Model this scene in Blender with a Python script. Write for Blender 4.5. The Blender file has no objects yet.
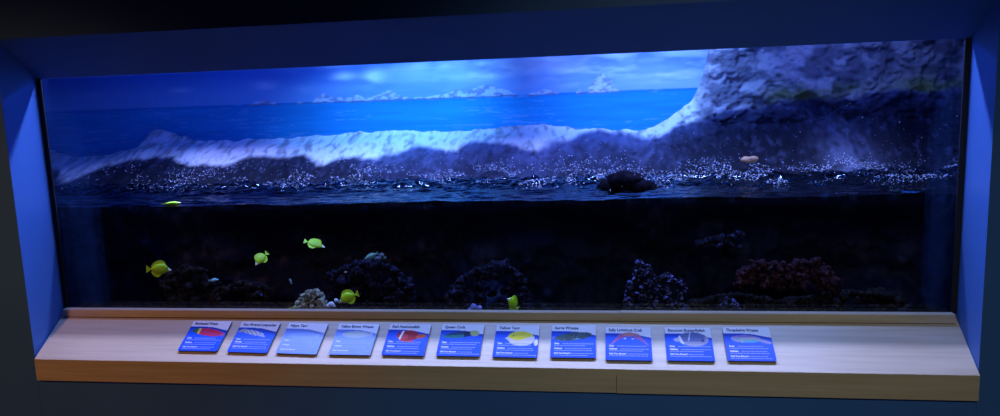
import bpy, bmesh, math, random
import numpy as np
from mathutils import Matrix, Vector
random.seed(7)
COL = bpy.context.scene.collection
F = 738.497
CAM = np.array([0.470124, -2.429558, 0.705674])
def _rot(a, b, c):
    ca, sa, cb, sb, cc, sc = np.cos(a), np.sin(a), np.cos(b), np.sin(b), np.cos(c), np.sin(c)
    return (np.array([[cc, -sc, 0], [sc, cc, 0], [0, 0, 1]]) @ np.array([[1, 0, 0], [0, ca, -sa], [0, sa, ca]])
            @ np.array([[cb, 0, sb], [0, 1, 0], [-sb, 0, cb]]))
RM = _rot(0.143194, 0.146275, -0.0354362)
def wdir(e):
    d = RM.T @ np.array(e, float); return np.array([d[0], d[2], -d[1]])
def at(px, py, Y):                       # a point of the photograph at depth Y
    d = wdir([(px - 500) / F, (py - 208) / F, 1]); return CAM + d * (Y - CAM[1]) / d[1]
# ------------------------------------------------------------------ noise
def _h(i, j, k, s):
    n = (i * 374761393 + j * 668265263 + k * 1440662683 + s * 1274126177) & 0xffffffff
    n = ((n ^ (n >> 13)) * 1274126177) & 0xffffffff
    return ((n ^ (n >> 16)) & 0xffff) / 65535.0
def vnoise(x, y, z=0, s=0):
    x, y, z = np.broadcast_arrays(np.asarray(x, float), np.asarray(y, float), np.asarray(z, float))
    i, j, k = (np.floor(v).astype(np.int64) for v in (x, y, z))
    f = [v - np.floor(v) for v in (x, y, z)]; f = [t * t * (3 - 2 * t) for t in f]
    r = 0
    for a in (0, 1):
        for b in (0, 1):
            for c in (0, 1):
                w = (f[0] if a else 1 - f[0]) * (f[1] if b else 1 - f[1]) * (f[2] if c else 1 - f[2])
                r = r + w * _h(i + a, j + b, k + c, s)
    return r
def fbm(x, y, z=0, s=0, o=4):
    r = 0; a = .5; t = 0
    for q in range(o):
        r = r + a * vnoise(x * 2**q, y * 2**q, np.asarray(z) * 2**q, s + q); t += a; a *= .5
    return r / t
def ss(a, b, x):
    t = np.clip((x - a) / (b - a), 0, 1); return t * t * (3 - 2 * t)
def lerp(a, b, m):
    m = np.asarray(m)[..., None]; return np.asarray(a) * (1 - m) + np.asarray(b) * m
# ------------------------------------------------------------------ materials
def mat(name, col, rough=.6, spec=.5, noise=None, scale=8, stretch=(1, 1, 1), bump=0, attr=None, metal=0, detail=5, ramp=(.35, .65)):
    m = bpy.data.materials.new(name); m.use_nodes = True
    nt = m.node_tree; b = nt.nodes['Principled BSDF']
    b.inputs['Base Color'].default_value = (*col, 1); b.inputs['Roughness'].default_value = rough
    b.inputs['Specular IOR Level'].default_value = spec; b.inputs['Metallic'].default_value = metal
    if attr:
        a = nt.nodes.new('ShaderNodeVertexColor'); a.layer_name = attr
        nt.links.new(a.outputs['Color'], b.inputs['Base Color'])
    if noise or bump:
        tc = nt.nodes.new('ShaderNodeTexCoord'); mp = nt.nodes.new('ShaderNodeMapping')
        mp.inputs['Scale'].default_value = stretch
        n = nt.nodes.new('ShaderNodeTexNoise'); n.inputs['Scale'].default_value = scale; n.inputs['Detail'].default_value = detail
        nt.links.new(tc.outputs['Object'], mp.inputs['Vector']); nt.links.new(mp.outputs[0], n.inputs['Vector'])
        if noise:
            r = nt.nodes.new('ShaderNodeValToRGB')
            r.color_ramp.elements[0].position = ramp[0]; r.color_ramp.elements[1].position = ramp[1]
            r.color_ramp.elements[0].color = (*col, 1); r.color_ramp.elements[1].color = (*noise, 1)
            nt.links.new(n.outputs['Fac'], r.inputs['Fac']); nt.links.new(r.outputs[0], b.inputs['Base Color'])
        if bump:
            bp = nt.nodes.new('ShaderNodeBump'); bp.inputs['Strength'].default_value = bump; bp.inputs['Distance'].default_value = .01
            nt.links.new(n.outputs['Fac'], bp.inputs['Height']); nt.links.new(bp.outputs[0], b.inputs['Normal'])
    return m
def sheet(name, tint, rough, ior, gloss=(1, 1, 1), bump=0):       # glass or water skin: see-through, with Fresnel reflection
    m = bpy.data.materials.new(name); m.use_nodes = True; nt = m.node_tree
    nt.nodes.remove(nt.nodes['Principled BSDF']); out = nt.nodes['Material Output']
    t = nt.nodes.new('ShaderNodeBsdfTransparent'); t.inputs[0].default_value = (*tint, 1)
    g = nt.nodes.new('ShaderNodeBsdfGlossy'); g.inputs['Roughness'].default_value = rough; g.inputs[0].default_value = (*gloss, 1)
    f = nt.nodes.new('ShaderNodeFresnel'); ge = nt.nodes.new('ShaderNodeNewGeometry'); mr = nt.nodes.new('ShaderNodeMapRange')
    mr.inputs['To Min'].default_value = ior; mr.inputs['To Max'].default_value = 1 / ior      # same reflectance from both faces of the sheet
    nt.links.new(ge.outputs['Backfacing'], mr.inputs['Value']); nt.links.new(mr.outputs[0], f.inputs[0])
    mx = nt.nodes.new('ShaderNodeMixShader')
    if bump:
        tc = nt.nodes.new('ShaderNodeTexCoord'); n = nt.nodes.new('ShaderNodeTexNoise'); n.inputs['Scale'].default_value = 60
        n.inputs['Detail'].default_value = 6
        bp = nt.nodes.new('ShaderNodeBump'); bp.inputs['Strength'].default_value = bump; bp.inputs['Distance'].default_value = .01
        nt.links.new(tc.outputs['Object'], n.inputs['Vector']); nt.links.new(n.outputs['Fac'], bp.inputs['Height'])
        nt.links.new(bp.outputs[0], g.inputs['Normal']); nt.links.new(bp.outputs[0], f.inputs['Normal'])
    nt.links.new(f.outputs[0], mx.inputs[0]); nt.links.new(t.outputs[0], mx.inputs[1]); nt.links.new(g.outputs[0], mx.inputs[2])
    nt.links.new(mx.outputs[0], out.inputs['Surface'])
    return m
M = dict(
    paint=mat('blue_wall_paint', (.055, .165, .50), .55, .35, noise=(.062, .178, .53), scale=3, bump=.04),
    dark=mat('black_rubber', (.008, .008, .01), .6),
    wood=mat('maple_laminate', (.56, .45, .32), .36, .5, noise=(.66, .54, .40), scale=9, stretch=(.35, 9, 9), bump=.02, detail=8),
    shade_strip=mat('shade_strip', (.05, .03, .02), .8),
    tankwall=mat('dark_tank_lining', (.006, .010, .022), .7),
    mural=mat('mural_print', (1, 1, 1), .75, .2, attr='Col'),
    shore=mat('sculpted_shore', (1, 1, 1), .7, .12, attr='Col', bump=.5, scale=45),
    glass=sheet('aquarium_glass', (.97, .98, .985), .0, 1.45),
    water=sheet('water_skin', (.23, .33, .44), .05, 1.33, bump=.12),
    drop=mat('water_drop', (.68, .76, 1), .10, 1.),
    print=mat('printed_panel', (1, 1, 1), .45, .12, attr='Col'),
    gloss=mat('glossy_printed_panel', (1, 1, 1), .45, .9, attr='Col'),
    board=mat('panel_edge', (.09, .09, .20), .5),
    ink=mat('dark_ink', (.012, .02, .10), .5),
    lines=mat('pale_blue_ink', (.30, .38, .85), .5),
    white=mat('white_ink', (.85, .88, .95), .5),
    tang=mat('yellow_fish_skin', (.50, .86, .003), .5, noise=(.40, .70, .003), scale=30),
    tangfin=mat('yellow_fin', (.48, .80, .01), .5),
    tangsnout=mat('pale_yellow_snout', (.95, .97, .65), .5),
    eye=mat('black_eye', (.005, .005, .005), .2),
    paleblue=mat('pale_blue_fish_skin', (.35, .8, .85), .45),
    vivid=mat('vivid_blue_fish_skin', (.05, .2, .95), .4),
    palegreen=mat('pale_green_fish_skin', (.20, .50, .36), .5, noise=(.30, .55, .45), scale=60),
    darkfish=mat('dark_fish_skin', (.02, .03, .01), .5),
    whitefin=mat('white_fin', (.8, .85, .9), .5),
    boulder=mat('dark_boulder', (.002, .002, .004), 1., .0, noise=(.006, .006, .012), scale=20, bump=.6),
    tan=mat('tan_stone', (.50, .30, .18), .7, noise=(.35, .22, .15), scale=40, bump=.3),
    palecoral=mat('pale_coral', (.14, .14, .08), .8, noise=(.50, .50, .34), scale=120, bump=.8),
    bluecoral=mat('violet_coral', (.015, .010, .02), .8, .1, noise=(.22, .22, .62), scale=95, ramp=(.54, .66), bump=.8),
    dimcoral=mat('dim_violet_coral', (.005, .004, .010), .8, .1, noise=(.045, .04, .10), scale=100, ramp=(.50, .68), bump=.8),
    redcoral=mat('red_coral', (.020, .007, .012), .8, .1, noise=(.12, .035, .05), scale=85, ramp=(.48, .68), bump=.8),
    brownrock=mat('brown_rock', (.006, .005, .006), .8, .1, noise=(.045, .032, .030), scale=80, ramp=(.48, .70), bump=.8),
    whitecoral=mat('white_coral', (.45, .52, .56), .8, noise=(.6, .66, .7), scale=60, bump=.4),
)
# ------------------------------------------------------------------ object helpers
def tag(o, label=None, cat=None, group=None, kind=None):
    if label: o['label'] = label
    if cat: o['category'] = cat
    if group: o['group'] = group
    if kind: o['kind'] = kind
    return o
def link(name, me, m, parent=None, smooth=False):
    o = bpy.data.objects.new(name, me); COL.objects.link(o)
    if m: me.materials.append(m)
    if parent: o.parent = parent
    if smooth: me.polygons.foreach_set('use_smooth', [True] * len(me.polygons))
    return o
def pyd(name, v, f, m, parent=None, smooth=False):
    me = bpy.data.meshes.new(name); me.from_pydata([tuple(map(float, p)) for p in v], [], f); me.update()
    return link(name, me, m, parent, smooth)
def box(name, x0, x1, y0, y1, z0, z1, m, parent=None, bev=0):
    bm = bmesh.new(); bmesh.ops.create_cube(bm, size=1)
    for v in bm.verts: v.co = Vector(((x0 + x1) / 2 + v.co.x * (x1 - x0), (y0 + y1) / 2 + v.co.y * (y1 - y0), (z0 + z1) / 2 + v.co.z * (z1 - z0)))
    if bev: bmesh.ops.bevel(bm, geom=bm.edges[:], offset=bev, segments=2, affect='EDGES')
    me = bpy.data.meshes.new(name); bm.to_mesh(me); bm.free(); return link(name, me, m, parent)
def prism(name, prof, x0, x1, m, parent=None):         # prof: (Y, z) outline, extruded along X
    n = len(prof); v = [(x0, y, z) for y, z in prof] + [(x1, y, z) for y, z in prof]
    f = [tuple(range(n))[::-1], tuple(range(n, 2 * n))] + [(i, (i + 1) % n, n + (i + 1) % n, n + i) for i in range(n)]
    o = pyd(name, v, f, m, parent)
    bm = bmesh.new(); bm.from_mesh(o.data); bmesh.ops.recalc_face_normals(bm, faces=bm.faces); bm.to_mesh(o.data); bm.free(); return o
def grid(name, P, m, parent=None, col=None, smooth=True, keep=None):   # P: (r, c, 3)
    r, c = P.shape[:2]; idx = np.arange(r * c).reshape(r, c)
    f = np.stack([idx[:-1, :-1], idx[:-1, 1:], idx[1:, 1:], idx[1:, :-1]], -1).reshape(-1, 4)
    if keep is not None: f = f[keep.reshape(-1)]
    me = bpy.data.meshes.new(name)
    me.vertices.add(r * c); me.vertices.foreach_set('co', P.reshape(-1).astype(np.float32))
    me.loops.add(len(f) * 4); me.loops.foreach_set('vertex_index', f.reshape(-1).astype(np.int32))
    me.polygons.add(len(f)); me.polygons.foreach_set('loop_start', np.arange(0, len(f) * 4, 4, dtype=np.int32))
    me.update(calc_edges=True); me.validate()
    if col is not None:
        a = me.color_attributes.new('Col', 'FLOAT_COLOR', 'POINT')
        cc = np.ones((r * c, 4), np.float32); cc[:, :3] = np.clip(col.reshape(-1, 3), 0, 1); a.data.foreach_set('color', cc.reshape(-1))
    return link(name, me, m, parent, smooth)
def empty(name, loc, rot=(0, 0, 0)):
    o = bpy.data.objects.new(name, None); o.location = loc; o.rotation_euler = rot; o.empty_display_size = .02; COL.objects.link(o); return o
# ------------------------------------------------------------------ room: wall with the splayed opening
WX, WXF, WH, FY = 1.55, 1.538, .8437, -.185
TOPZ = .967
S = 'structure'
prism('wall_front', [(FY, TOPZ), (FY, 1.9), (0, 1.9), (0, WH + .012), (-.02, WH + .024)], -2.9, 2.9, M['paint'])['kind'] = S
o = prism('trim_1', [(FY + .001, TOPZ - .001), (0, WH), (0, WH + .012), (FY + .001, TOPZ + .011)], -WX, WX, M['paint']); tag(o, 'sloped blue underside of the opening above the glass', kind=S)
def side(name, s):
    v = [(s * x, y, z) for z in (-.9, TOPZ) for x, y in ((WX, 0), (WXF, FY), (2.9, FY), (2.9, 0))]
    o = pyd(name, v, [(0, 1, 2, 3), (4, 5, 6, 7), (0, 1, 5, 4), (1, 2, 6, 5), (2, 3, 7, 6), (3, 0, 4, 7)], M['paint']); o['kind'] = S
    bm = bmesh.new(); bm.from_mesh(o.data); bmesh.ops.recalc_face_normals(bm, faces=bm.faces); bm.to_mesh(o.data); bm.free()
side('wall_left', -1); side('wall_right', 1)
o = box('wall_bottom', -WXF + .0005, WXF - .0005, FY, 0, -.9, -.175, M['paint']); o['kind'] = S
o = box('floor', -2.9, 2.9, -4.2, FY, -.93, -.9, mat('floor_carpet', (.03, .03, .035), .9, noise=(.05, .05, .055), scale=80)); o['kind'] = S
# tank shell
TX = 2.86; BY = 1.14
for n, a in (('wall_tank_left', (-TX - .02, -TX)), ('wall_tank_right', (TX, TX + .02))):
    o = box(n, *a, 0, BY, -.17, 1.7, M['tankwall']); o['kind'] = S
o = box('wall_tank_back', -TX, TX, BY, BY + .02, -.17, 1.7, M['tankwall']); o['kind'] = S
o = box('floor_tank', -TX, TX, 0, BY, -.19, -.17, mat('dark_gravel', (.012, .011, .012), .9, noise=(.03, .027, .028), scale=150, bump=.6)); o['kind'] = S
o = box('ceiling_tank', -TX, TX, 0, BY, 1.7, 1.72, M['tankwall']); o['kind'] = S
# window: pane and black sealing strips
win = empty('window_1', (0, 0, 0)); tag(win, 'long aquarium viewing window with black sealant strips down its ends', kind=S)
box('pane', -WX - .04, WX + .04, .0015, .026, -.16, WH + .1, M['glass'], win)
for s in (-1, 1):
    x0, x1 = sorted((s * WX, s * (WX - .017)))
    box('sealant_strip', x0, x1, -.005, .0008, 0, WH, M['dark'], win)
# ledge
led = empty('display_ledge', (0, -.1, -.17)); tag(led, 'long sloping maple laminate ledge below the aquarium window, carrying the fish panels', 'ledge')
T31 = math.tan(math.radians(31)); RY, LZ = -.03, -.03
zL = lambda y: LZ + (y - RY) * T31
def lp(name, prof, x0, x1, m):
    o = prism(name, [(y + .1, z + .17) for y, z in prof], x0, x1, m, led); return o
FRY = -.2; LX0, LX = -1.528, 1.535
JX = at(620, 318, -.03)[0]; JF = at(616.5, 385, FRY)[0]
tp = lp('top_panel', [(0, zL(0)), (FRY + .001, zL(FRY + .001)), (FRY + .001, zL(FRY) - .02), (0, zL(0) - .02)], -WX + .001, WX - .001, M['wood'])
for v in tp.data.vertices:                        # narrows towards the front with the splayed sides
    if v.co.y < -.05: v.co.x = LX0 if v.co.x < 0 else LX
ZB = at(500, 390.3, FRY)[2]
lp('front_board', [(FRY, zL(FRY)), (FRY, ZB), (FRY + .014, ZB), (FRY + .014, zL(FRY) - .0)], LX0, JF - .0007, M['wood'])
lp('front_board', [(FRY - .0008, zL(FRY)), (FRY - .0008, ZB - .001), (FRY + .014, ZB - .001), (FRY + .014, zL(FRY) - .0)], JF + .0007, LX, M['wood'])
lp('rail', [(RY, zL(RY) - .001), (RY, -.002), (RY + .002, 0), (-.0055, 0), (-.0055, zL(0) - .001)], -LX, JX - .0007, M['wood'])
lp('rail', [(RY - .001, zL(RY) - .001), (RY - .001, -.001), (RY + .001, .001), (-.0055, .001), (-.0055, zL(0) - .001)], JX + .0007, LX, M['wood'])
lp('rail_shade_strip', [(RY - .0012, zL(RY)), (RY - .0012, zL(RY) + .002), (RY + .003, zL(RY) + .0025), (RY + .003, zL(RY))], -LX, LX, M['shade_strip'])  # dark strip drawn in place of the shade line under the rail
# ------------------------------------------------------------------ painted seascape on the back
MY = 1.10
def curve(pts, Y):
    q = np.array([at(x, y, Y) for x, y in pts]); return q[:, 0], q[:, 2]
nx, nz = 1150, 190
X, Z = np.meshgrid(np.linspace(-2.84, 2.84, nx), np.concatenate([np.linspace(.30, .95, nz - 8), np.linspace(.97, 1.5, 8)]))
HZ = .735
n1 = fbm(X * 4 + .5 * fbm(X * 3, Z * 9, s=14), Z * 15, s=11, o=5); n2 = fbm(X * 6, Z * 16, s=21, o=4)
sky = lerp((.22, .46, .80), (.05, .17, .60), ss(HZ, HZ + .20, Z))
# cloud banks of the print
def blob(cx, cy, rx, ry, amp=1.):
    p = at(cx, cy, MY); k = (CAM[1] * -1 + MY) / F
    return amp * np.exp(-(((X - p[0]) / (rx * k))**2 + ((Z - p[2]) / (ry * k))**2))
cl = (blob(650, 68, 60, 16, 1.3) + blob(520, 62, 60, 8, .9) + blob(470, 77, 45, 5, .9) + blob(345, 77, 12, 5, .7) + blob(375, 77, 12, 6, .8)
      + blob(335, 62, 18, 5, .5) + blob(265, 86, 14, 4, .5) + blob(180, 91, 12, 3, .4) + blob(570, 76, 40, 9, .7) + blob(420, 66, 35, 8, .5) + blob(300, 90, 20, 3, .3) + blob(90, 96, 40, 3, .15))
cm = np.clip(cl * np.clip((n1 - .34) * 5.0, .10, 1.5), 0, 1)
sky = lerp(sky, (.90, .97, 1.), cm)
n3 = fbm(X * 5 + n1 * 2, Z * 20, s=27, o=5)
sky = lerp(sky, (.42, .62, .88), np.clip((n3 - .42) * 2.2, 0, .55) * ss(-1.6, -.3, X))
sky = lerp(sky, (.30, .36, .62), np.clip((.42 - n3) * 3, 0, .5) * ss(-.6, .1, X) * cm)
gm = np.clip((blob(560, 62, 50, 7) + blob(540, 80, 25, 6, .5) + blob(500, 90, 60, 3, .3)) * (n2 * 1.9), 0, .85)
sky = lerp(sky, (.30, .33, .58), gm * .8)
st = fbm(X * 5, Z * 90, s=5, o=4)
sea = lerp((.015, .28, .62), (.03, .43, .80), st)
sea = lerp(sea, (.04, .50, .85), np.clip(blob(260, 122, 40, 14, .7) + blob(470, 112, 90, 6, .4), 0, 1) * (.4 + .6 * st))
sea = lerp(sea, (.01, .18, .55), ss(HZ - .02, HZ, Z) * .5)
wc = ((fbm(X * 12, Z * 160, s=9, o=3) > .66) & (fbm(X * 2, Z * 9, s=3) > .5))
sea = lerp(sea, (.35, .6, .9), wc * .35)
img = np.where((Z > HZ)[..., None], sky, sea)
# islands of the print
isl = [[(311, 104), (318, 96), (325, 93), (335, 97), (350, 97), (358, 93.5), (365, 98), (378, 95), (390, 89), (398, 94), (410, 98), (430, 96), (450, 92), (458, 89), (465, 92), (480, 86), (490, 84), (500, 88), (510, 91), (518, 95)],
       [(249, 106), (256, 102), (266, 99), (274, 101), (281, 105)], [(296, 104), (300, 101), (307, 104)],
       [(528, 94), (537, 91), (545, 89), (553, 91), (561, 94)], [(576, 92), (580, 89), (584, 92)],
       [(586, 93), (590, 86), (594, 80), (598, 76), (602, 71), (606, 77), (611, 80), (615, 86), (620, 91.5)]]
for q, pts in enumerate(isl):
    ix, iz = curve(pts, MY)
    base = HZ - .006 - .003 * vnoise(X * 40, 0, s=q)
    top = np.interp(X, ix, iz, left=-1, right=-1) + .010 * (fbm(X * 60, Z * 0, s=30 + q, o=3) - .5)
    top = np.maximum(top, np.where((X > ix[0]) & (X < ix[-1]), base + .004, -1))
    inn = ss(0, .004, top - Z) * (Z > base)
    tex = fbm(X * 45, Z * 70, s=40 + q, o=4)
    c = lerp((.30, .36, .58), (.72, .80, .93), ss(.32, .66, tex)); c = lerp(c, (.12, .15, .30), (Z < base + .006) * .8)
    img = lerp(img, c, inn)
mu = grid('seascape_mural', np.stack([X, np.full_like(X, MY), Z], -1), M['mural'], col=img)
# give the printed board its thickness
sol = mu.modifiers.new('thick', 'SOLIDIFY'); sol.thickness = .012; sol.offset = -1 if False else 1
tag(mu, 'printed seascape panel of blue sea, pale islands and cloudy sky behind the rocks', 'mural')
# ------------------------------------------------------------------ sculpted shore: breaking foam, dark wet rock, cliff
Z0 = .335
def Ysurf(z): return .43 + .42 * np.clip((z - Z0) / .24, 0, 1)**.8 + .10 * np.clip((z - Z0 - .24) / .6, 0, 1)
def at_s(px, py):
    Y = .7
    for _ in range(12): p = at(px, py, Y); Y = .5 * Y + .5 * float(Ysurf(p[2]))
    return p
def scurve(pts):
    q = np.array([at_s(x, y) for x, y in pts]); i = np.argsort(q[:, 0]); return q[i, 0], q[i, 2]
crest = [(20, 150), (45, 152), (60, 157), (80, 158), (100, 155), (120, 152), (134, 147), (142, 134), (148, 129), (154, 129), (162, 133), (171, 138), (178, 136), (183, 140), (192, 142), (215, 141), (250, 140),
         (300, 137), (350, 134), (385, 131), (430, 132), (470, 130), (500, 127), (540, 125), (562, 127), (580, 129), (620, 130), (640, 131), (655, 127), (668, 120), (683, 110), (695, 98), (703, 84), (707, 70), (710, 55), (712, 40), (714, 20), (718, 5)]
cx, cz = scurve(crest)
bnd = [(20, 165), (45, 170), (70, 180), (100, 168), (130, 160), (150, 159), (170, 160), (187, 163), (205, 167), (222, 163), (240, 160), (265, 157), (290, 156), (310, 158), (325, 161), (350, 158), (380, 156), (400, 151), (420, 146), (440, 149), (455, 153), (470, 143), (500, 142), (522, 151), (535, 150), (560, 140), (578, 132), (620, 131), (650, 137), (670, 133), (690, 124), (720, 114), (750, 108), (800, 103), (850, 100), (900, 92), (990, 85)]
bx, bz = scurve(bnd)
nc = 1180; xs = np.linspace(-2.84, 2.84, nc)
c = np.interp(xs, cx, cz, right=1.25); c = np.minimum(c, 1.25)
c = c + .012 * (fbm(xs * 18, 0, s=51, o=4) - .5) * 2 * (c < .9)
zrow = np.concatenate([np.linspace(Z0 - .02, .93, 172), np.linspace(.96, 1.25, 7)]); nr = len(zrow)
Zs = np.minimum(zrow[:, None], c[None]); Xs = np.broadcast_to(xs[None], Zs.shape).copy()
Ys = Ysurf(Zs)
wa = fbm(Xs * 7, Zs * 7, s=64, o=3) * 1.6; wb = fbm(Xs * 7, Zs * 7, s=66, o=3) * 1.6
rx_, rz_ = Xs * .8 + Zs * .6, -Xs * .6 + Zs * .8
big = fbm(rx_ * 5 + wa, rz_ * 6 + wb, s=61, o=3) - .5; med = fbm(rx_ * 17 + wa, rz_ * 19 + wb, s=71, o=5) - .5; fine = fbm(rx_ * 64 + wa, rz_ * 68 + wb, s=74, o=3) - .5
rug = 1 + .9 * ss(at_s(690, 110)[0], at_s(712, 100)[0], Xs)
Ys = Ys - .08 * big - .030 * med * rug - .018 * fine
Ys = Ys + .05 * ss(.05, 0, c[None] - Zs)
cap = [(Ys[-1] + .03, c - .004), (np.minimum(Ys[-1] + .09, 1.07), c - .06), (np.full(nc, 1.08), c - .15)]
low = [(.47 - .08 * (fbm(xs * 4, q * .3, s=90, o=3) - .5), np.full(nc, z)) for q, z in enumerate([.22, .25, .28, .30])]
reef_n = 70
zr = np.linspace(-.17, .30, reef_n)[:, None]; Xr = np.broadcast_to(xs[None], (reef_n, nc)); Zr = np.broadcast_to(zr, (reef_n, nc))
Yr = .62 - .20 * (fbm(Xr * 3, Zr * 4, s=95, o=3) - .2) * 1.3 - .10 * (fbm(Xr * 14, Zr * 14, s=97, o=4) - .5)
Yr = Yr * (1 - ss(.16, .30, Zr)) + Ys[0][None] * ss(.16, .30, Zr)
P = np.concatenate([np.stack([Xr, Yr, Zr], -1), np.stack([Xs, Ys, Zs], -1)] + [np.stack([xs, y, z], -1)[None] for y, z in cap], 0)
# colours: pale foam above, wet dark rock below, grey cliff with algae on the right
b = np.interp(xs, bx, bz)[None] + .030 * (fbm(Xs * 9, Zs * 9, s=81, o=4) - .5) * 2
d = Zs - b
foam = ss(-.012, .014, d)
pat = fbm(rx_ * 48 + wa, rz_ * 52 + wb, s=83, o=4)
cliff = ss(at_s(690, 110)[0], at_s(712, 100)[0], Xs)
fc = lerp((.38, .40, .45), (.86, .88, .90), ss(.2, .55, pat))
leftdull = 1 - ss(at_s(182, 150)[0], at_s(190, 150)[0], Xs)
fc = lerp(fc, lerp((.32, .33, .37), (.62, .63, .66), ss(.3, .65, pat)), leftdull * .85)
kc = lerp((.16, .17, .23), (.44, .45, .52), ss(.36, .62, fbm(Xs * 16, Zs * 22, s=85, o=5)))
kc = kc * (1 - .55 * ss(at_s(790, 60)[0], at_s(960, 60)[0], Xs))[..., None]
gr = 0
for gx, gy, rx, ry, am in ((790, 98, 28, 12, .9), (935, 92, 36, 14, 1.0), (845, 88, 30, 8, .4), (815, 75, 12, 8, .3)):
    p = at_s(gx, gy); k = 3.35 / F; gr = gr + am * np.exp(-(((Xs - p[0]) / (rx * k))**2 + ((Zs - p[2]) / (ry * k))**2))
kc = lerp(kc, (.17, .23, .05), np.clip(gr * ss(.35, .65, fbm(rx_ * 14, rz_ * 14, s=87, o=4)) * 1.1, 0, .8))
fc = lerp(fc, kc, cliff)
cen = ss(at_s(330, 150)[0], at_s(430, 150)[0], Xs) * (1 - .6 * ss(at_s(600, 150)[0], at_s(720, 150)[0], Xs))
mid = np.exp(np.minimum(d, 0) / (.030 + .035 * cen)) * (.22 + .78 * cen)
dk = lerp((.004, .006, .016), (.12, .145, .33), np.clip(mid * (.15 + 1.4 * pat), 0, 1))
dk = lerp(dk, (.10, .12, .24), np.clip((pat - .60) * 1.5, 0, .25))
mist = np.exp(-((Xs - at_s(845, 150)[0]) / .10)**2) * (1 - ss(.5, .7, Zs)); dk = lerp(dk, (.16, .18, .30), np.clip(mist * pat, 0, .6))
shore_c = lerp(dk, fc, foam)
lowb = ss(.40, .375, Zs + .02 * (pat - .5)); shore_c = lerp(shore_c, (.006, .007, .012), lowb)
rt = fbm(Xr * 20, Zr * 20, s=99, o=4); rc = lerp((.006, .009, .030), (.050, .045, .075), ss(.50, .8, rt) * ss(.35, .6, fbm(Xr * 3, Zr * 3, s=98)))  # reef base tinted navy to stand in for haze scattered in the water
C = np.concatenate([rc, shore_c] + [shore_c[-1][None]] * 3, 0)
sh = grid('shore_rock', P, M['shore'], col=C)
tag(sh, 'sculpted rocky shore with pale breaking foam crest and grey cliff behind the water', 'rock')
# ------------------------------------------------------------------ water
WZ = .370
wx = np.linspace(-2.84, 2.84, 700); wy = np.concatenate([np.linspace(.0268, .30, 44), np.linspace(.305, .56, 60)])
Xw, Yw = np.meshgrid(wx, wy)
rip = 1.35 * fbm(Xw * 9, Yw * 40, s=101, o=4) - .5; chop = fbm(Xw * 34, Yw * 40, s=111, o=4) - .5
Zw = WZ + .011 * rip + ss(.27, .45, Yw) * (.040 * chop + .022)
w = grid('tank_water', np.stack([Xw, Yw, Zw], -1), M['water']); tag(w, 'rippled surface of the tank water lapping at the rocks', 'water', kind='stuff')
# droplets thrown up by the wave
def surfY(x, z):
    i = int(np.clip((x + 2.84) / 5.68 * (nc - 1), 0, nc - 1)); j = int(np.clip(np.searchsorted(zrow, z), 0, nr - 1)); return Ys[j, i]
ico = bmesh.new(); bmesh.ops.create_icosphere(ico, subdivisions=1, radius=1); ico.verts.ensure_lookup_table()
IV = np.array([v.co[:] for v in ico.verts]); IF = np.array([[v.index for v in f.verts] for f in ico.faces]); ico.free()
rs = np.random.RandomState(4); V = []; Fc = []; n = 0
def drop(p, r):
    global n
    V.append(IV * np.array([r * rs.uniform(.7, 1.6), r, r * rs.uniform(.5, 1.1)]) + p); Fc.append(IF + n * len(IV)); n += 1
NS = 4200
dens = [(50, .12), (150, .25), (200, .5), (290, .55), (330, .9), (420, .6), (480, .8), (520, .9), (560, .7), (600, 1.), (640, .6), (700, .6), (730, .7), (770, 1.2), (850, 1.1), (900, .6), (960, .7)]
dx_, dv_ = zip(*dens)
while n < NS:                                  # the sparkling surge line
    px = rs.uniform(48, 965)
    if rs.rand() > np.interp(px, dx_, dv_) / 1.2: continue
    yc = 179 - .008 * (px - 300) * (px > 300) - 2 + 5 * math.sin(px * .05) ; py = yc + rs.normal(0, 7)
    if fbm(px * .05, py * .12, s=7, o=3) < .48: continue
    if py > 192 or py < 150: continue
    p = at_s(px, py); y = min(surfY(p[0], p[2]), .62) - rs.uniform(.0, .03); p = at(px, py, y - .005 if py < 174 else rs.uniform(.28, .42))
    drop(p, rs.choice([.0011, .0016, .0024], p=[.6, .3, .1]))
m_ = n
while n < m_ + 420:                              # fine spray in front of the cliff and the wave
    px = rs.uniform(300, 965) if rs.rand() < .8 else rs.uniform(130, 300); top = np.interp(px, [300, 560, 640, 760, 965], [150, 140, 140, 108, 95])
    py = rs.uniform(top, 180)
    drop(at(px, py, rs.uniform(.25, .55)), rs.choice([.0009, .0014], p=[.75, .25]))
dr = pyd('spray_droplets', np.concatenate(V), [tuple(int(a) for a in f) for f in np.concatenate(Fc)], M['drop']); tag(dr, 'glittering water droplets thrown up along the dark rocks', 'spray', kind='stuff')
# ------------------------------------------------------------------ rocks and corals
def lumps(name, balls, m, label, cat, amp=.25, freq=30, sub=3, seed=0, loc=None):
    bm = bmesh.new()
    L = Vector(loc if loc is not None else balls[0][:3])
    for (x, y, z, rx, ry, rz) in balls:
        r = bmesh.ops.create_icosphere(bm, subdivisions=sub, radius=1)
        for v in r['verts']: v.co = Vector((x + v.co.x * rx, y + v.co.y * ry, z + v.co.z * rz))
    co = np.array([v.co[:] for v in bm.verts]); bm.normal_update(); no = np.array([v.normal[:] for v in bm.verts])
    a = (fbm(co[:, 0] * freq, co[:, 1] * freq, co[:, 2] * freq, seed, 4) - .5) * 2
    rad = np.mean([b_[3] for b_ in balls]); co = co + no * (a * amp * rad * 2)[:, None]
    for v, p in zip(bm.verts, co): v.co = Vector(p) - L
    me = bpy.data.meshes.new(name); bm.to_mesh(me); bm.free(); o = link(name, me, m, None, True); o.location = L
    return tag(o, label, cat)
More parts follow.
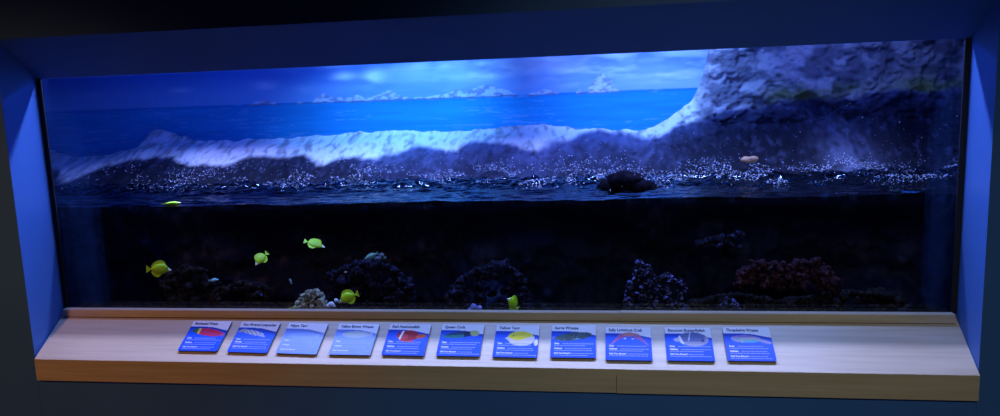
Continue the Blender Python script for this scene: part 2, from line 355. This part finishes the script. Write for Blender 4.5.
def pxballs(pts, Y, dy=.8):                     # (px, py, radius px) -> balls at depth Y
    out = []
    k = (Y - CAM[1]) / F
    for q in pts:
        x, y, r = q[:3]; r2 = q[3] if len(q) > 3 else r
        p = at(x, y, Y); out.append((p[0], p[1] + random.uniform(-.02, .02), p[2], r * k, r * k * dy, r2 * k))
    return out
lumps('boulder', pxballs([(624, 181, 16, 11), (638, 187, 14, 7), (612, 188, 12, 7), (655, 190, 14, 4)], .33), M['boulder'], 'black boulder standing out of the water below the foam', 'boulder', .3, 22, 4, 3)
lumps('tan_stone', pxballs([(749, 160, 8, 3.4), (753, 158.5, 5, 3)], .56, .35), M['tan'], 'small tan stone on the dark rocks under the cliff', 'stone', .15, 30, 3, 5)
def cluster(x0, x1, ytop, ybot, r, nn, seed):
    if r > 4.5: r *= .72; nn = int(nn * 1.7)
    rn = random.Random(seed); out = []
    for i in range(nn):
        x = rn.uniform(x0, x1); u = (x - x0) / (x1 - x0); yt = ytop(u); y = rn.uniform(yt + r * .5, max(yt + r, ybot))
        rr = r * rn.uniform(.5, 1.15); out.append((x, y, rr, rr * rn.uniform(.7, 1.2)))
    for i in range(nn // 2):
        u = (i + .5) / (nn // 2); x = x0 + (x1 - x0) * u; out.append((x, ytop(u) + r * .4, r * .6, r * .6))
    return out
def pw(*k): return lambda u: float(np.interp(u, [a for a, _ in k], [b_ for _, b_ in k]))
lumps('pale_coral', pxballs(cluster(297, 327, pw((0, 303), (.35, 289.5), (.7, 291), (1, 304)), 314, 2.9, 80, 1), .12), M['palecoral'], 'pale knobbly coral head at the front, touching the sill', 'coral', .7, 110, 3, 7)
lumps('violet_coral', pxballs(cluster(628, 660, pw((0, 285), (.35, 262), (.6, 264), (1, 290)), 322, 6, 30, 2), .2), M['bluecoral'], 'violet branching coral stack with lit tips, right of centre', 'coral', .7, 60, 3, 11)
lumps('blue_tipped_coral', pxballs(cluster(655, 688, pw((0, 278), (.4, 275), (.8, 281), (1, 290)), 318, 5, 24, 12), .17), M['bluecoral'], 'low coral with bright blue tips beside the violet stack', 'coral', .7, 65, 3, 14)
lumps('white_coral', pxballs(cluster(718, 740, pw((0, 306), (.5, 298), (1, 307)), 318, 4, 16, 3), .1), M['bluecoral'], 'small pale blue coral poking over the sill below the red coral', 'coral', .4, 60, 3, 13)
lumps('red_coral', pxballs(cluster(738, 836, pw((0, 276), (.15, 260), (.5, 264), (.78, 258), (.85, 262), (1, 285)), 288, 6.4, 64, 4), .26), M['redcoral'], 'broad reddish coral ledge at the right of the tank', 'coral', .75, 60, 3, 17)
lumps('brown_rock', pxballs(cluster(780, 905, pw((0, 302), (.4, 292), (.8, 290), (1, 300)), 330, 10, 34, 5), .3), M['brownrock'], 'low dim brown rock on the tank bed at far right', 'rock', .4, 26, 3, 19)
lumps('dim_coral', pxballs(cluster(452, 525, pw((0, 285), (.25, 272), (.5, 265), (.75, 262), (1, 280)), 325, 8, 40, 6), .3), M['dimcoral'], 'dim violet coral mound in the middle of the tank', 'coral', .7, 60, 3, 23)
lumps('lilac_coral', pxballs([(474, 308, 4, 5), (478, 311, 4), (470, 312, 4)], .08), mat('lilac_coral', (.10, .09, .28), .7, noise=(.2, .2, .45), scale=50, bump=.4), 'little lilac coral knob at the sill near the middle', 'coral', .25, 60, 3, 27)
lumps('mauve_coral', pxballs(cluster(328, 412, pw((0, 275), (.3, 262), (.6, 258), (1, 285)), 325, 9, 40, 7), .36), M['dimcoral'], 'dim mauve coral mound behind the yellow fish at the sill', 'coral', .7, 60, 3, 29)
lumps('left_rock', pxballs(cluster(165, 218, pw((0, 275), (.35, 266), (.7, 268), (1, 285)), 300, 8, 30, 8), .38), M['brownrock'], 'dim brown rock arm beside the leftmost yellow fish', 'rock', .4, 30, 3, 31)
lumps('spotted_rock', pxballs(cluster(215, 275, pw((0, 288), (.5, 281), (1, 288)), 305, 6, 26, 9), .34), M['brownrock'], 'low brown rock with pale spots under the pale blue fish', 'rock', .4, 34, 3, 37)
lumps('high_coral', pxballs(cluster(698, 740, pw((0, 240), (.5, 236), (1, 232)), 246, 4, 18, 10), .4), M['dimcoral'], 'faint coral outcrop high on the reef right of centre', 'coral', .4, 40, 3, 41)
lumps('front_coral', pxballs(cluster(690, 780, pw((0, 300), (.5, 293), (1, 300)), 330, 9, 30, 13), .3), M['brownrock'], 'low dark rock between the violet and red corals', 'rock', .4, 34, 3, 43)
lumps('white_coral', pxballs([(333, 303, 3.4, 2.6), (330.5, 305, 2.6, 2), (337, 300, 2.4, 2), (335, 305, 2.4, 1.8)], .10), M['whitecoral'], 'small white coral tuft at the mouth of the yellow fish near the sill', 'coral', .3, 80, 3, 47)
lumps('grey_stone', pxballs([(382, 255, 3, 2), (384, 258, 2.5, 2), (379, 258, 4, 3)], .33), mat('grey_stone', (.07, .10, .12), .8, noise=(.12, .15, .17), scale=50), 'little grey stone behind the pale green fish', 'stone', .3, 60, 3, 53)
# ------------------------------------------------------------------ fish
def loft(name, st, m, parent, nseg=14):         # st: (x, z centre, half height, half thickness)
    v = []; f = []
    for (x, zc, h, th) in st:
        for k in range(nseg):
            a = 2 * math.pi * k / nseg; v.append((x, th * math.cos(a), zc + h * math.sin(a)))
    for i in range(len(st) - 1):
        for k in range(nseg): f.append((i * nseg + k, i * nseg + (k + 1) % nseg, (i + 1) * nseg + (k + 1) % nseg, (i + 1) * nseg + k))
    f.append(tuple(range(nseg))[::-1]); f.append(tuple(range((len(st) - 1) * nseg, len(st) * nseg)))
    return pyd(name, v, f, m, parent, True)
def fin(name, top, bot, th, m, parent, bend=0):          # ribbon between two outlines, with thickness
    nn = len(top); v = []
    for s in (-1, 1):
        for (x, z) in top: v.append((x, s * th * .3, z))
        for (x, z) in bot: v.append((x, s * th, z))
    f = []
    for s in (0, 1):
        o_ = s * 2 * nn
        for i in range(nn - 1): f.append((o_ + i, o_ + i + 1, o_ + nn + i + 1, o_ + nn + i))
    for i in range(nn - 1): f.append((i, i + 1, 2 * nn + i + 1, 2 * nn + i)); f.append((nn + i, nn + i + 1, 3 * nn + i + 1, 3 * nn + i))
    f.append((0, nn, 3 * nn, 2 * nn)); f.append((nn - 1, 2 * nn - 1, 4 * nn - 1, 3 * nn - 1))
    return pyd(name, v, f, m, parent, False)
def tang(size):
    r = empty('yellow_tang', (0, 0, 0)); s = size
    S_ = lambda L: [tuple(a * s for a in q) for q in L]
    loft('body', S_([(-.40, 0, .025, .015), (-.34, 0, .05, .03), (-.25, 0, .15, .06), (-.12, 0, .23, .085), (.02, .005, .255, .095), (.15, .01, .235, .09), (.26, .0, .17, .075), (.33, -.03, .105, .05)]), M['tang'], r)
    loft('snout', S_([(.325, -.03, .108, .052), (.37, -.05, .07, .04), (.43, -.065, .038, .025), (.475, -.07, .02, .014)]), M['tangsnout'], r)
    fin('dorsal_fin', S_([(-.36, .13), (-.28, .27), (-.15, .36), (0, .39), (.12, .37), (.22, .27)]), S_([(-.33, .04), (-.25, .12), (-.12, .2), (.02, .23), (.13, .21), (.22, .17)]), .02 * s, M['tangfin'], r)
    fin('anal_fin', S_([(-.33, -.04), (-.25, -.12), (-.12, -.2), (.0, -.23), (.08, -.22)]), S_([(-.36, -.14), (-.28, -.28), (-.18, -.36), (-.05, -.36), (.06, -.27)]), .012 * s, M['tangfin'], r)
    fin('tail_fin', S_([(-.385, .03), (-.46, .10), (-.56, .19)]), S_([(-.385, -.03), (-.45, -.09), (-.55, -.17)]), .012 * s, M['tangfin'], r)
    p = fin('pectoral_fin', S_([(.12, .03), (.05, .07), (-.03, .05)]), S_([(.12, -.03), (.05, -.05), (-.02, -.04)]), .008 * s, M['tangfin'], r); p.location = (0, -.098 * s, 0)
    for sg in (-1, 1):
        bm = bmesh.new(); bmesh.ops.create_uvsphere(bm, u_segments=10, v_segments=8, radius=.026 * s)
        me = bpy.data.meshes.new('eye'); bm.to_mesh(me); bm.free(); e = link('eye', me, M['eye'], r, True); e.location = (.29 * s, sg * .062 * s, .055 * s)
    return r
def copy_tree(o, parent=None):
    c_ = o.copy(); COL.objects.link(c_); c_.parent = parent
    for ch in [q for q in bpy.data.objects if q.parent == o]: copy_tree(ch, c_)
    return c_
def put(o, px, py, Y, right=True, pitch=0, yaw=0, scale=1, roll=0):
    o.location = at(px, py, Y); o.scale = (scale,) * 3
    dv = np.array(o.location) - CAM; yaw += math.degrees(math.atan2(-dv[0], dv[1]))      # broadside to the viewer before the turn
    o.rotation_mode = 'XYZ'; o.rotation_euler = (math.radians(roll), math.radians(pitch), math.radians(yaw) + (0 if right else math.pi))
TG = 'yellow tangs'
proto = tang(.078)
tangs = [
    (160, 269, .16, True, 5, -6, 1.12, 0, 'bright yellow round fish at far left, head to the right with a pale snout'),
    (260.5, 259, .2, False, 32, 28, .85, 40, 'yellow fish turned away with snout down left, right of the leftmost one'),
    (315.5, 244, .2, True, 18, -8, 1.02, -60, 'yellow fish highest in the dark water, snout pointing down right'),
    (347.5, 297.5, .12, False, 16, 0, .98, 8, 'yellow fish facing left just above the sill beside white coral'),
    (512.5, 303, .1, False, -48, 50, .95, 0, 'lone yellow fish at the sill in the middle of the tank'),
    (172, 203.2, .07, True, 0, 0, .8, 80, 'flat yellow fish shape standing in for a reflection on the water surface, left'),  # stand-in for a tang's reflection, modelled as a flat fish
]
for i, (px, py, Y, rt_, pi_, ya, sc_, ro_, lab) in enumerate(tangs):
    o = proto if i == 0 else copy_tree(proto)
    put(o, px, py, Y, rt_, pi_, ya, sc_, ro_); tag(o, lab, 'fish', TG)
def slim(name, s, m, finm, label, group=None, deep=1):
    r = empty(name, (0, 0, 0))
    S_ = lambda L: [(a * s, b_ * s * deep, h * s * deep, t_ * s) for a, b_, h, t_ in L]
    loft('body', S_([(-.38, 0, .03, .015), (-.28, 0, .07, .04), (-.1, .0, .13, .07), (.1, 0, .15, .08), (.28, 0, .12, .07), (.4, -.01, .07, .05), (.48, -.02, .02, .02)]), m, r)
    T_ = lambda L: [(a * s, b_ * s * deep) for a, b_ in L]
    fin('tail_fin', T_([(-.36, .03), (-.44, .09), (-.52, .14)]), T_([(-.36, -.03), (-.44, -.08), (-.52, -.13)]), .01 * s, finm, r)
    fin('dorsal_fin', T_([(-.28, .12), (-.1, .20), (.1, .22), (.25, .16)]), T_([(-.28, .05), (-.1, .11), (.1, .13), (.25, .11)]), .01 * s, finm, r)
    fin('anal_fin', T_([(-.28, -.05), (-.18, -.09), (-.05, -.12)]), T_([(-.3, -.11), (-.2, -.17), (-.08, -.18)]), .01 * s, finm, r)
    bm = bmesh.new(); bmesh.ops.create_uvsphere(bm, u_segments=8, v_segments=6, radius=.025 * s)
    me = bpy.data.meshes.new('eye'); bm.to_mesh(me); bm.free(); e = link('eye', me, M['eye'], r, True); e.location = (.33 * s, -.062 * s, .03 * s)
    tag(r, label, 'fish', group); return r
put(slim('pale_blue_fish', .036, M['paleblue'], M['paleblue'], 'small pale blue fish hovering right of the leftmost yellow fish'), 214, 280, .16, True, 0, 0)
put(slim('pale_green_fish', .056, M['palegreen'], M['palegreen'], 'pale green slim fish tilted tail up, above the dim mauve coral'), 371, 256, .22, False, 20, 10)
put(slim('white_blue_fish', .024, M['paleblue'], M['whitefin'], 'tiny whitish blue fish pointing down, above the pale coral'), 290.5, 281, .16, False, -70, 30)
put(slim('vivid_blue_fish', .015, M['vivid'], M['vivid'], 'tiny vivid blue fish under the spotted brown rock'), 261.5, 295, .12, True, 60, 0)
put(slim('vivid_blue_fish', .013, M['vivid'], M['vivid'], 'tiny vivid blue fish right down at the sill'), 259, 308.5, .08, True, 60, 0)
put(slim('tiny_white_fish', .013, M['whitefin'], M['whitefin'], 'tiny white fish in front of the dim mauve coral'), 345.8, 272, .16, True, 0, 0)
ff = slim('dark_fish', .075, M['darkfish'], M['tangfin'], 'dark fish with yellow back edge and white tail peeking over the sill', deep=.5)
for ch in bpy.data.objects:
    if ch.parent == ff and ch.name.startswith('tail_fin'): ch.data.materials[0] = M['whitefin']; ch['label'] = 'white tail fin'
    if ch.parent == ff and ch.name.startswith('dorsal_fin'): ch['label'] = 'yellow dorsal fin'
put(ff, 294, 309, .05, True, 0, 0)
# ------------------------------------------------------------------ fish information panels
CW, CH, CT = .142, .137, .0055
BASE = (.012, .10, .80)
def ell(u, v, cx_, cy_, rx, ry, rot=0):
    c_, s_ = math.cos(rot), math.sin(rot); a = (u - cx_) * c_ + (v - cy_) * s_; b_ = -(u - cx_) * s_ + (v - cy_) * c_
    return (a / rx)**2 + (b_ / ry)**2 < 1
def art(kind, u, v):                             # u 0..1 left to right, v 0..1 bottom to top
    base = {2: (.10, .25, .85), 3: (.06, .20, .82), 1: (.03, .13, .82), 10: (.035, .12, .78)}.get(kind, BASE)
    col = lerp(np.array(base) * .85, np.array(base) * 1.15, v)
    hb = .80 - .0 * u - .12 * ss(.45, 1.1, u)
    col = lerp(col, (.004, .02, .30), ss(.14, 0, hb - v) * (v < hb) * .8)
    col = lerp(col, (.84, .85, .90), v > hb)
    def paint(mask, c_, a=1.):
        nonlocal col; col = lerp(col, c_, mask * a)
    if kind == 0:
        body = ell(u, v, .52, .62, .42, .115, -.16); paint(body, (.70, .03, .10)); paint(body & (u < .32), (.70, .68, .12)); paint(body & (u < .24), (.06, .16, .06)); paint((abs(v - .73 + .24 * u) < .006) & body & (u > .35), (.05, .1, .5)); paint(ell(u, v, .93, .55, .05, .06), (.5, .1, .3))
    elif kind == 1:
        body = ell(u, v, .42, .64, .30, .07, -.22); paint(body, (.35, .42, .50)); paint(body & (np.sin((u + v) * 60) > .2), (.7, .75, .85)); paint(ell(u, v, .13, .70, .10, .05, .5), (.4, .45, .5)); paint(ell(u, v, .66, .55, .12, .03, -.3), (.45, .5, .8))
    elif kind == 2:
        body = ell(u, v, .50, .58, .32, .12); paint(body, (.16, .32, .86), .7); paint(ell(u, v, .48, .60, .22, .03), (.10, .2, .7), .5); paint(ell(u, v, .85, .58, .05, .07), (.3, .4, .7), .5)
    elif kind == 3:
        body = ell(u, v, .50, .65, .34, .105); paint(body, (.36, .45, .50)); paint(body & ell(u, v, .5, .67, .22, .05), (.42, .52, .48)); paint(ell(u, v, .86, .65, .05, .06), (.3, .38, .5))
    elif kind == 4:
        body = ell(u, v, .50, .62, .27, .17, -.04); paint(body, (.40, .015, .03)); paint(body & ell(u, v, .38, .58, .14, .1), (.55, .05, .06)); paint(ell(u, v, .82, .60, .12, .07, .3), (.55, .10, .04)); paint(body & (abs(u - .34 - .18 * (v - .6)) < .025), (.85, .85, .95)); paint(ell(u, v, .5, .45, .18, .03, -.1), (.5, .04, .05))
    elif kind == 5:
        body = ell(u, v, .45, .66, .36, .10, .18); paint(body, (.03, .20, .22)); paint(body & (v > .66 + .1 * (u - .4)), (.02, .06, .12)); paint(body & (u > .55), (.01, .03, .09)); paint(ell(u, v, .80, .72, .11, .09, -.3), (.50, .55, .20)); paint(ell(u, v, .06, .62, .03, .05), (.05, .25, .3))
    elif kind == 6:
        body = ell(u, v, .60, .58, .31, .23, -.08) | ((abs(v - .58) < .02 + (u - .24) * .45) & (u > .24) & (u < .45)); paint(body, (.66, .62, .66)); paint(body & (v > .58 + .06 * np.sin(u * 9)), (.80, .74, .04)); paint(ell(u, v, .95, .46, .05, .10), (.75, .75, .6)); paint(ell(u, v, .42, .66, .016, .02), (0, 0, 0))
    elif kind == 7:
        body = ell(u, v, .50, .64, .42, .125, .17); paint(body, (.04, .08, .10)); paint(body & (fbm(u * 30, v * 30, s=4, o=3) > .55), (.08, .14, .14)); paint(ell(u, v, .03, .60, .06, .02, .5), (.2, .3, .4)); paint(ell(u, v, .58, .57, .07, .02, .3), (.15, .35, .5))
    elif kind == 8:
        paint(ell(u, v, .52, .77, .17, .065), (.60, .22, .22))
        for k in range(4):
            for sg in (-1, 1):
                x0 = .52 + sg * .12; x1 = .52 + sg * (.24 + .06 * k); tt = np.clip((u - x0) / (x1 - x0), 0, 1); yy = .76 - .03 * k + .05 * np.sin(tt * 3.1) - .14 * tt * (k + .5) / 2
                paint((abs(v - yy) < .015) & ((u - x0) * sg > 0) & ((u - x1) * sg < 0), (.50, .14, .24))
        paint(ell(u, v, .43, .65, .025, .025), (.7, .75, .9)); paint(ell(u, v, .60, .64, .025, .02), (.7, .75, .9))
    elif kind == 9:
        body = ell(u, v, .60, .64, .33, .21, -.06); paint(body, (.10, .14, .36)); paint(body & (v < .56), (.34, .34, .46)); paint(body & (np.sin((u * 1.2 + v) * 75) > .6) & (v > .5), (.17, .20, .42)); paint(ell(u, v, .27, .62, .09, .06), (.45, .45, .62)); paint(body & (abs(u - .34 + .3 * (v - .6)) < .03), (.75, .78, .92)); paint(body & (abs(u - .50 - .2 * (v - .6)) < .012) & (v > .6), (.6, .65, .9)); paint(ell(u, v, .80, .60, .025, .04), (.02, .02, .06)); paint(body & (u > .85), (.28, .30, .44))
    elif kind == 10:
        body = ell(u, v, .46, .64, .32, .115, -.05); paint(body, (.33, .40, .60)); paint(body & (fbm(u * 26, v * 26, s=8, o=3) > .52), (.40, .52, .50)); paint(body & (v > .68), (.36, .22, .60)); paint(body & (v < .60) & (u > .4), (.12, .48, .62)); paint(ell(u, v, .84, .57, .15, .045, -.35), (.40, .38, .60))
    return col
def textmesh(name, body, size, m, parent, loc, bold=0, maxw=None):
    cu = bpy.data.curves.new(name, 'FONT'); cu.body = body; cu.size = size; cu.offset = bold; cu.resolution_u = 2
    tmp = bpy.data.objects.new('tmp', cu); COL.objects.link(tmp); bpy.context.view_layer.update()
    me = bpy.data.meshes.new_from_object(tmp.evaluated_get(bpy.context.evaluated_depsgraph_get())); bpy.data.objects.remove(tmp)
    o = link(name, me, m, parent); o.location = loc
    if maxw and len(me.vertices):
        w_ = max(v.co.x for v in me.vertices)
        o.scale = (min(1.6, maxw / w_), 1, 1)
    return o
titles = [('Bluntheaded Wrasse', .60), ('Four Fingered Lumpsucker', .86), ('Hippo Tang', .43), ('Yellow Brown Wrasse', .80), ('Red Anemonefish', .66), ('Queen Coris', .48), ('Yellow Tang', .47), ('Surge Wrasse', .53), ('Sally Lightfoot Crab', .74), ('Raccoon Butterflyfish', .80), ('Threadedge Wrasse', .68)]
looks = ['red fish with a yellow band and green head', 'pale striped slender fish', 'faint pale blue fish in glare', 'pale grey green oval fish', 'deep red fish with a white bar', 'teal and dark fish with a yellowish head', 'yellow and white disc-shaped fish', 'dark grey green fish', 'pink crab', 'grey blue butterflyfish with a white eye bar', 'pale lilac and turquoise patterned fish']
corners = [[(193.5, 320.7), (232.7, 321.1), (178.4, 350.6), (215.9, 351.6)], [(242.1, 321.8), (280.6, 322.9), (227.1, 351.3), (266.6, 353)], [(287.6, 322.5), (329.1, 324.3), (276.1, 352.7), (316.8, 354.4)],
           [(338.1, 323.9), (380.5, 324.3), (329.4, 354.1), (369.3, 355.2)], [(390.3, 323.9), (431.6, 324.6), (381.9, 354.4), (423.5, 355.8)], [(442.6, 323.8), (484.9, 324.4), (436.2, 356), (479.2, 356.9)],
           [(496.6, 324.4), (540.1, 325.4), (492.2, 357.3), (536.9, 358.2)], [(552, 324.8), (595.9, 325.1), (550.4, 357.7), (595.7, 358.2)], [(605.3, 327), (651.2, 327.4), (605.7, 359.9), (651.8, 360.8)],
           [(664.1, 327), (710.9, 327.4), (667, 360.8), (714.6, 361.6)], [(722, 327.1), (769.2, 327.4), (728, 360.8), (776.6, 361.2)]]
NL = np.array([0, -math.sin(math.radians(31)), math.cos(math.radians(31))]); PL = np.array([0, RY, LZ]) + NL * (CT + .002)
def onledge(px, py):
    d_ = wdir([(px - 500) / F, (py - 208) / F, 1]); return CAM + d_ * (NL @ (PL - CAM)) / (NL @ d_)
UP = np.array([0, math.cos(math.radians(31)), math.sin(math.radians(31))])
NU, NV = 72, 66
rw = random.Random(11)
ctr, wid, hei = [], [], []
for i, q in enumerate(corners):
    p = [onledge(*a) for a in q]; ctr.append(sum(p) / 4); e = (p[1] + p[3] - p[0] - p[2]) / 2; g = (p[0] + p[1] - p[2] - p[3]) / 2
    wid.append(np.linalg.norm(e)); hei.append(np.linalg.norm(g))
print('cards', np.round(wid, 3), np.round(hei, 3))
CW, CH = float(np.mean(wid)), float(np.mean(hei))
for i, q in enumerate(corners):
    p = [onledge(*a) for a in q]; e = (p[1] + p[3] - p[0] - p[2]) / 2; rot = math.atan2(e @ UP, e[0])
    base = ctr[i] - NL * CT
    r = empty('fish_panel', base); r.rotation_euler = (math.radians(31), 0, 0)
    r.rotation_euler = (Matrix.Rotation(math.radians(31), 3, 'X') @ Matrix.Rotation(rot * .6, 3, 'Z')).to_euler()
    W2, H2 = CW / 2, CH / 2
    bm = bmesh.new(); bmesh.ops.create_cube(bm, size=1)
    for v in bm.verts: v.co = Vector((v.co.x * CW, v.co.y * CH, (v.co.z + .5) * CT))
    bmesh.ops.bevel(bm, geom=[e_ for e_ in bm.edges if abs(e_.verts[0].co.z - e_.verts[1].co.z) > CT * .5], offset=.005, segments=4, affect='EDGES')
    me = bpy.data.meshes.new('board'); bm.to_mesh(me); bm.free(); link('board', me, M['board'], r)
    uu, vv = np.meshgrid(np.linspace(0, 1, NU), np.linspace(0, 1, NV))
    colr = art(i, uu, vv)
    Pp = np.stack([(uu - .5) * (CW - .0006), (vv - .5) * (CH - .0006), np.full_like(uu, CT + .0003)], -1)
    uc, vc = (uu[:-1, :-1] + uu[1:, 1:]) / 2 * CW, (vv[:-1, :-1] + vv[1:, 1:]) / 2 * CH
    rc_ = .005; dx = np.maximum(np.maximum(rc_ - uc, uc - (CW - rc_)), 0); dy = np.maximum(np.maximum(rc_ - vc, vc - (CH - rc_)), 0)
    grid('printed_face', Pp, M['gloss' if i in (2, 3) else 'print'], r, colr, keep=(dx**2 + dy**2 <= rc_**2))
    zt = CT + .0006
    textmesh('title', titles[i][0], .0165, M['ink'], r, (-W2 + .0105, H2 - .0185, zt), .0006, CW * titles[i][1])
    y = H2 - CH * .60
    for hd, nl in (('Diet:', rw.choice([1, 2])), ('Habitat:', 2), ('Did You Know?', 2)):
        textmesh('heading', hd, .0082, M['white'], r, (-W2 + .0115, y, zt), .0003)
        v = []; f = []
        for ln in range(nl):                      # body copy too small to read: word-length strokes
            x = -W2 + .0115 + ((.026 if hd != 'Did You Know?' else .056) + (.009 if hd == 'Habitat:' else 0) if ln == 0 else 0); end = W2 - rw.uniform(.008, .035)
            yl = y - ln * .0078
            while x < end:
                w_ = rw.uniform(.003, .009); k = len(v); v += [(x, yl + .0008, 0), (x + w_, yl + .0008, 0), (x + w_, yl + .0032, 0), (x, yl + .0032, 0)]; f.append((k, k + 1, k + 2, k + 3)); x += w_ + .0016
        o = pyd('text_lines', v, f, M['lines'], r); o.location = (0, 0, zt)
        y -= .0078 * nl + .0042
    pos = ['leftmost on the ledge', 'second from the left end', 'third from the left end', 'fourth from the left end', 'fifth from the left end', 'sixth from the left', 'near the ledge middle', 'left of the crab panel', 'third from the right end', 'second from the right', 'rightmost on the ledge'][i]
    tag(r, ('blue panel with ' + looks[i] + ', ' + pos), 'sign', 'fish information panels on the ledge')
# ------------------------------------------------------------------ lights
def aim(o, tgt):
    o.rotation_euler = (Vector(tgt) - Vector(o.location)).to_track_quat('-Z', 'Y').to_euler()
def spot(name, loc, tgt, e, col, ang, blend=.8, r=.05):
    l = bpy.data.lights.new(name, 'SPOT'); l.energy = e; l.color = col; l.spot_size = math.radians(ang); l.spot_blend = blend; l.shadow_soft_size = r
    o = bpy.data.objects.new(name, l); COL.objects.link(o); o.location = loc; aim(o, tgt); return o
def area(name, loc, tgt, e, col, sx, sy, spread=180):
    l = bpy.data.lights.new(name, 'AREA'); l.shape = 'RECTANGLE'; l.size = sx; l.size_y = sy; l.energy = e; l.color = col; l.spread = math.radians(spread)
    o = bpy.data.objects.new(name, l); COL.objects.link(o); o.location = loc; aim(o, tgt); return o
BL = (.20, .39, 1)
spot('tank_lamp_a', (.62, .42, 1.55), (.66, 1.1, .72), 100, BL, 70, 1., .06)
spot('tank_lamp_b', (-.20, .42, 1.55), (-.46, 1.05, .69), 104, (.15, .45, 1), 64, 1., .06)
spot('tank_lamp_c', (1.5, .42, 1.5), (1.5, 1.0, .66), 12, (.24, .34, 1), 80, 1., .06)
area('blue_strip', (0, .5, 1.5), (0, .9, .6), 4.5, (.03, .09, 1), 4.2, .12)
area('blue_reveal_fill', (0, .55, 1.06), (0, -.2, .45), 9, (.02, .14, 1), 3.6, .05)  # added unseen fill that brightens the upper side reveals
area('front_strip', (0, .32, 1.34), (0, -.2, -.13), 62, (.36, .46, 1), 3.1, .05, 105)
spot('room_lamp_left', (-2.0, -3.0, 1.9), (-1.5, -.2, -.25), 115, (1, .47, .19), 46, 1., .15)
spot('room_lamp_right', (.9, -3.2, 1.9), (.8, -.2, -.3), 85, (.85, .9, .75), 52, 1., .15)
wd = bpy.data.worlds.new('dim_hall'); bpy.context.scene.world = wd; wd.use_nodes = True
wd.node_tree.nodes['Background'].inputs[0].default_value = (.25, .35, .6, 1); wd.node_tree.nodes['Background'].inputs[1].default_value = .006
# ------------------------------------------------------------------ camera
cd = bpy.data.cameras.new('camera'); cd.sensor_width = 36; cd.lens = F * 36 / 1000; cd.clip_start = .05
cam = bpy.data.objects.new('camera', cd); COL.objects.link(cam)
rgt, dwn, fwd = wdir([1, 0, 0]), wdir([0, 1, 0]), wdir([0, 0, 1])
mw = Matrix.Identity(4)
for r_ in range(3): mw[r_][0], mw[r_][1], mw[r_][2], mw[r_][3] = rgt[r_], -dwn[r_], -fwd[r_], CAM[r_]
cam.matrix_world = mw
sc = bpy.context.scene; sc.camera = cam
sc.view_settings.view_transform = 'Standard'; sc.view_settings.look = 'None'; sc.view_settings.gamma = 1; sc.view_settings.use_curve_mapping = False
sc.view_settings.exposure = 0
sc.cycles.use_denoising = True; sc.cycles.transparent_max_bounces = 16
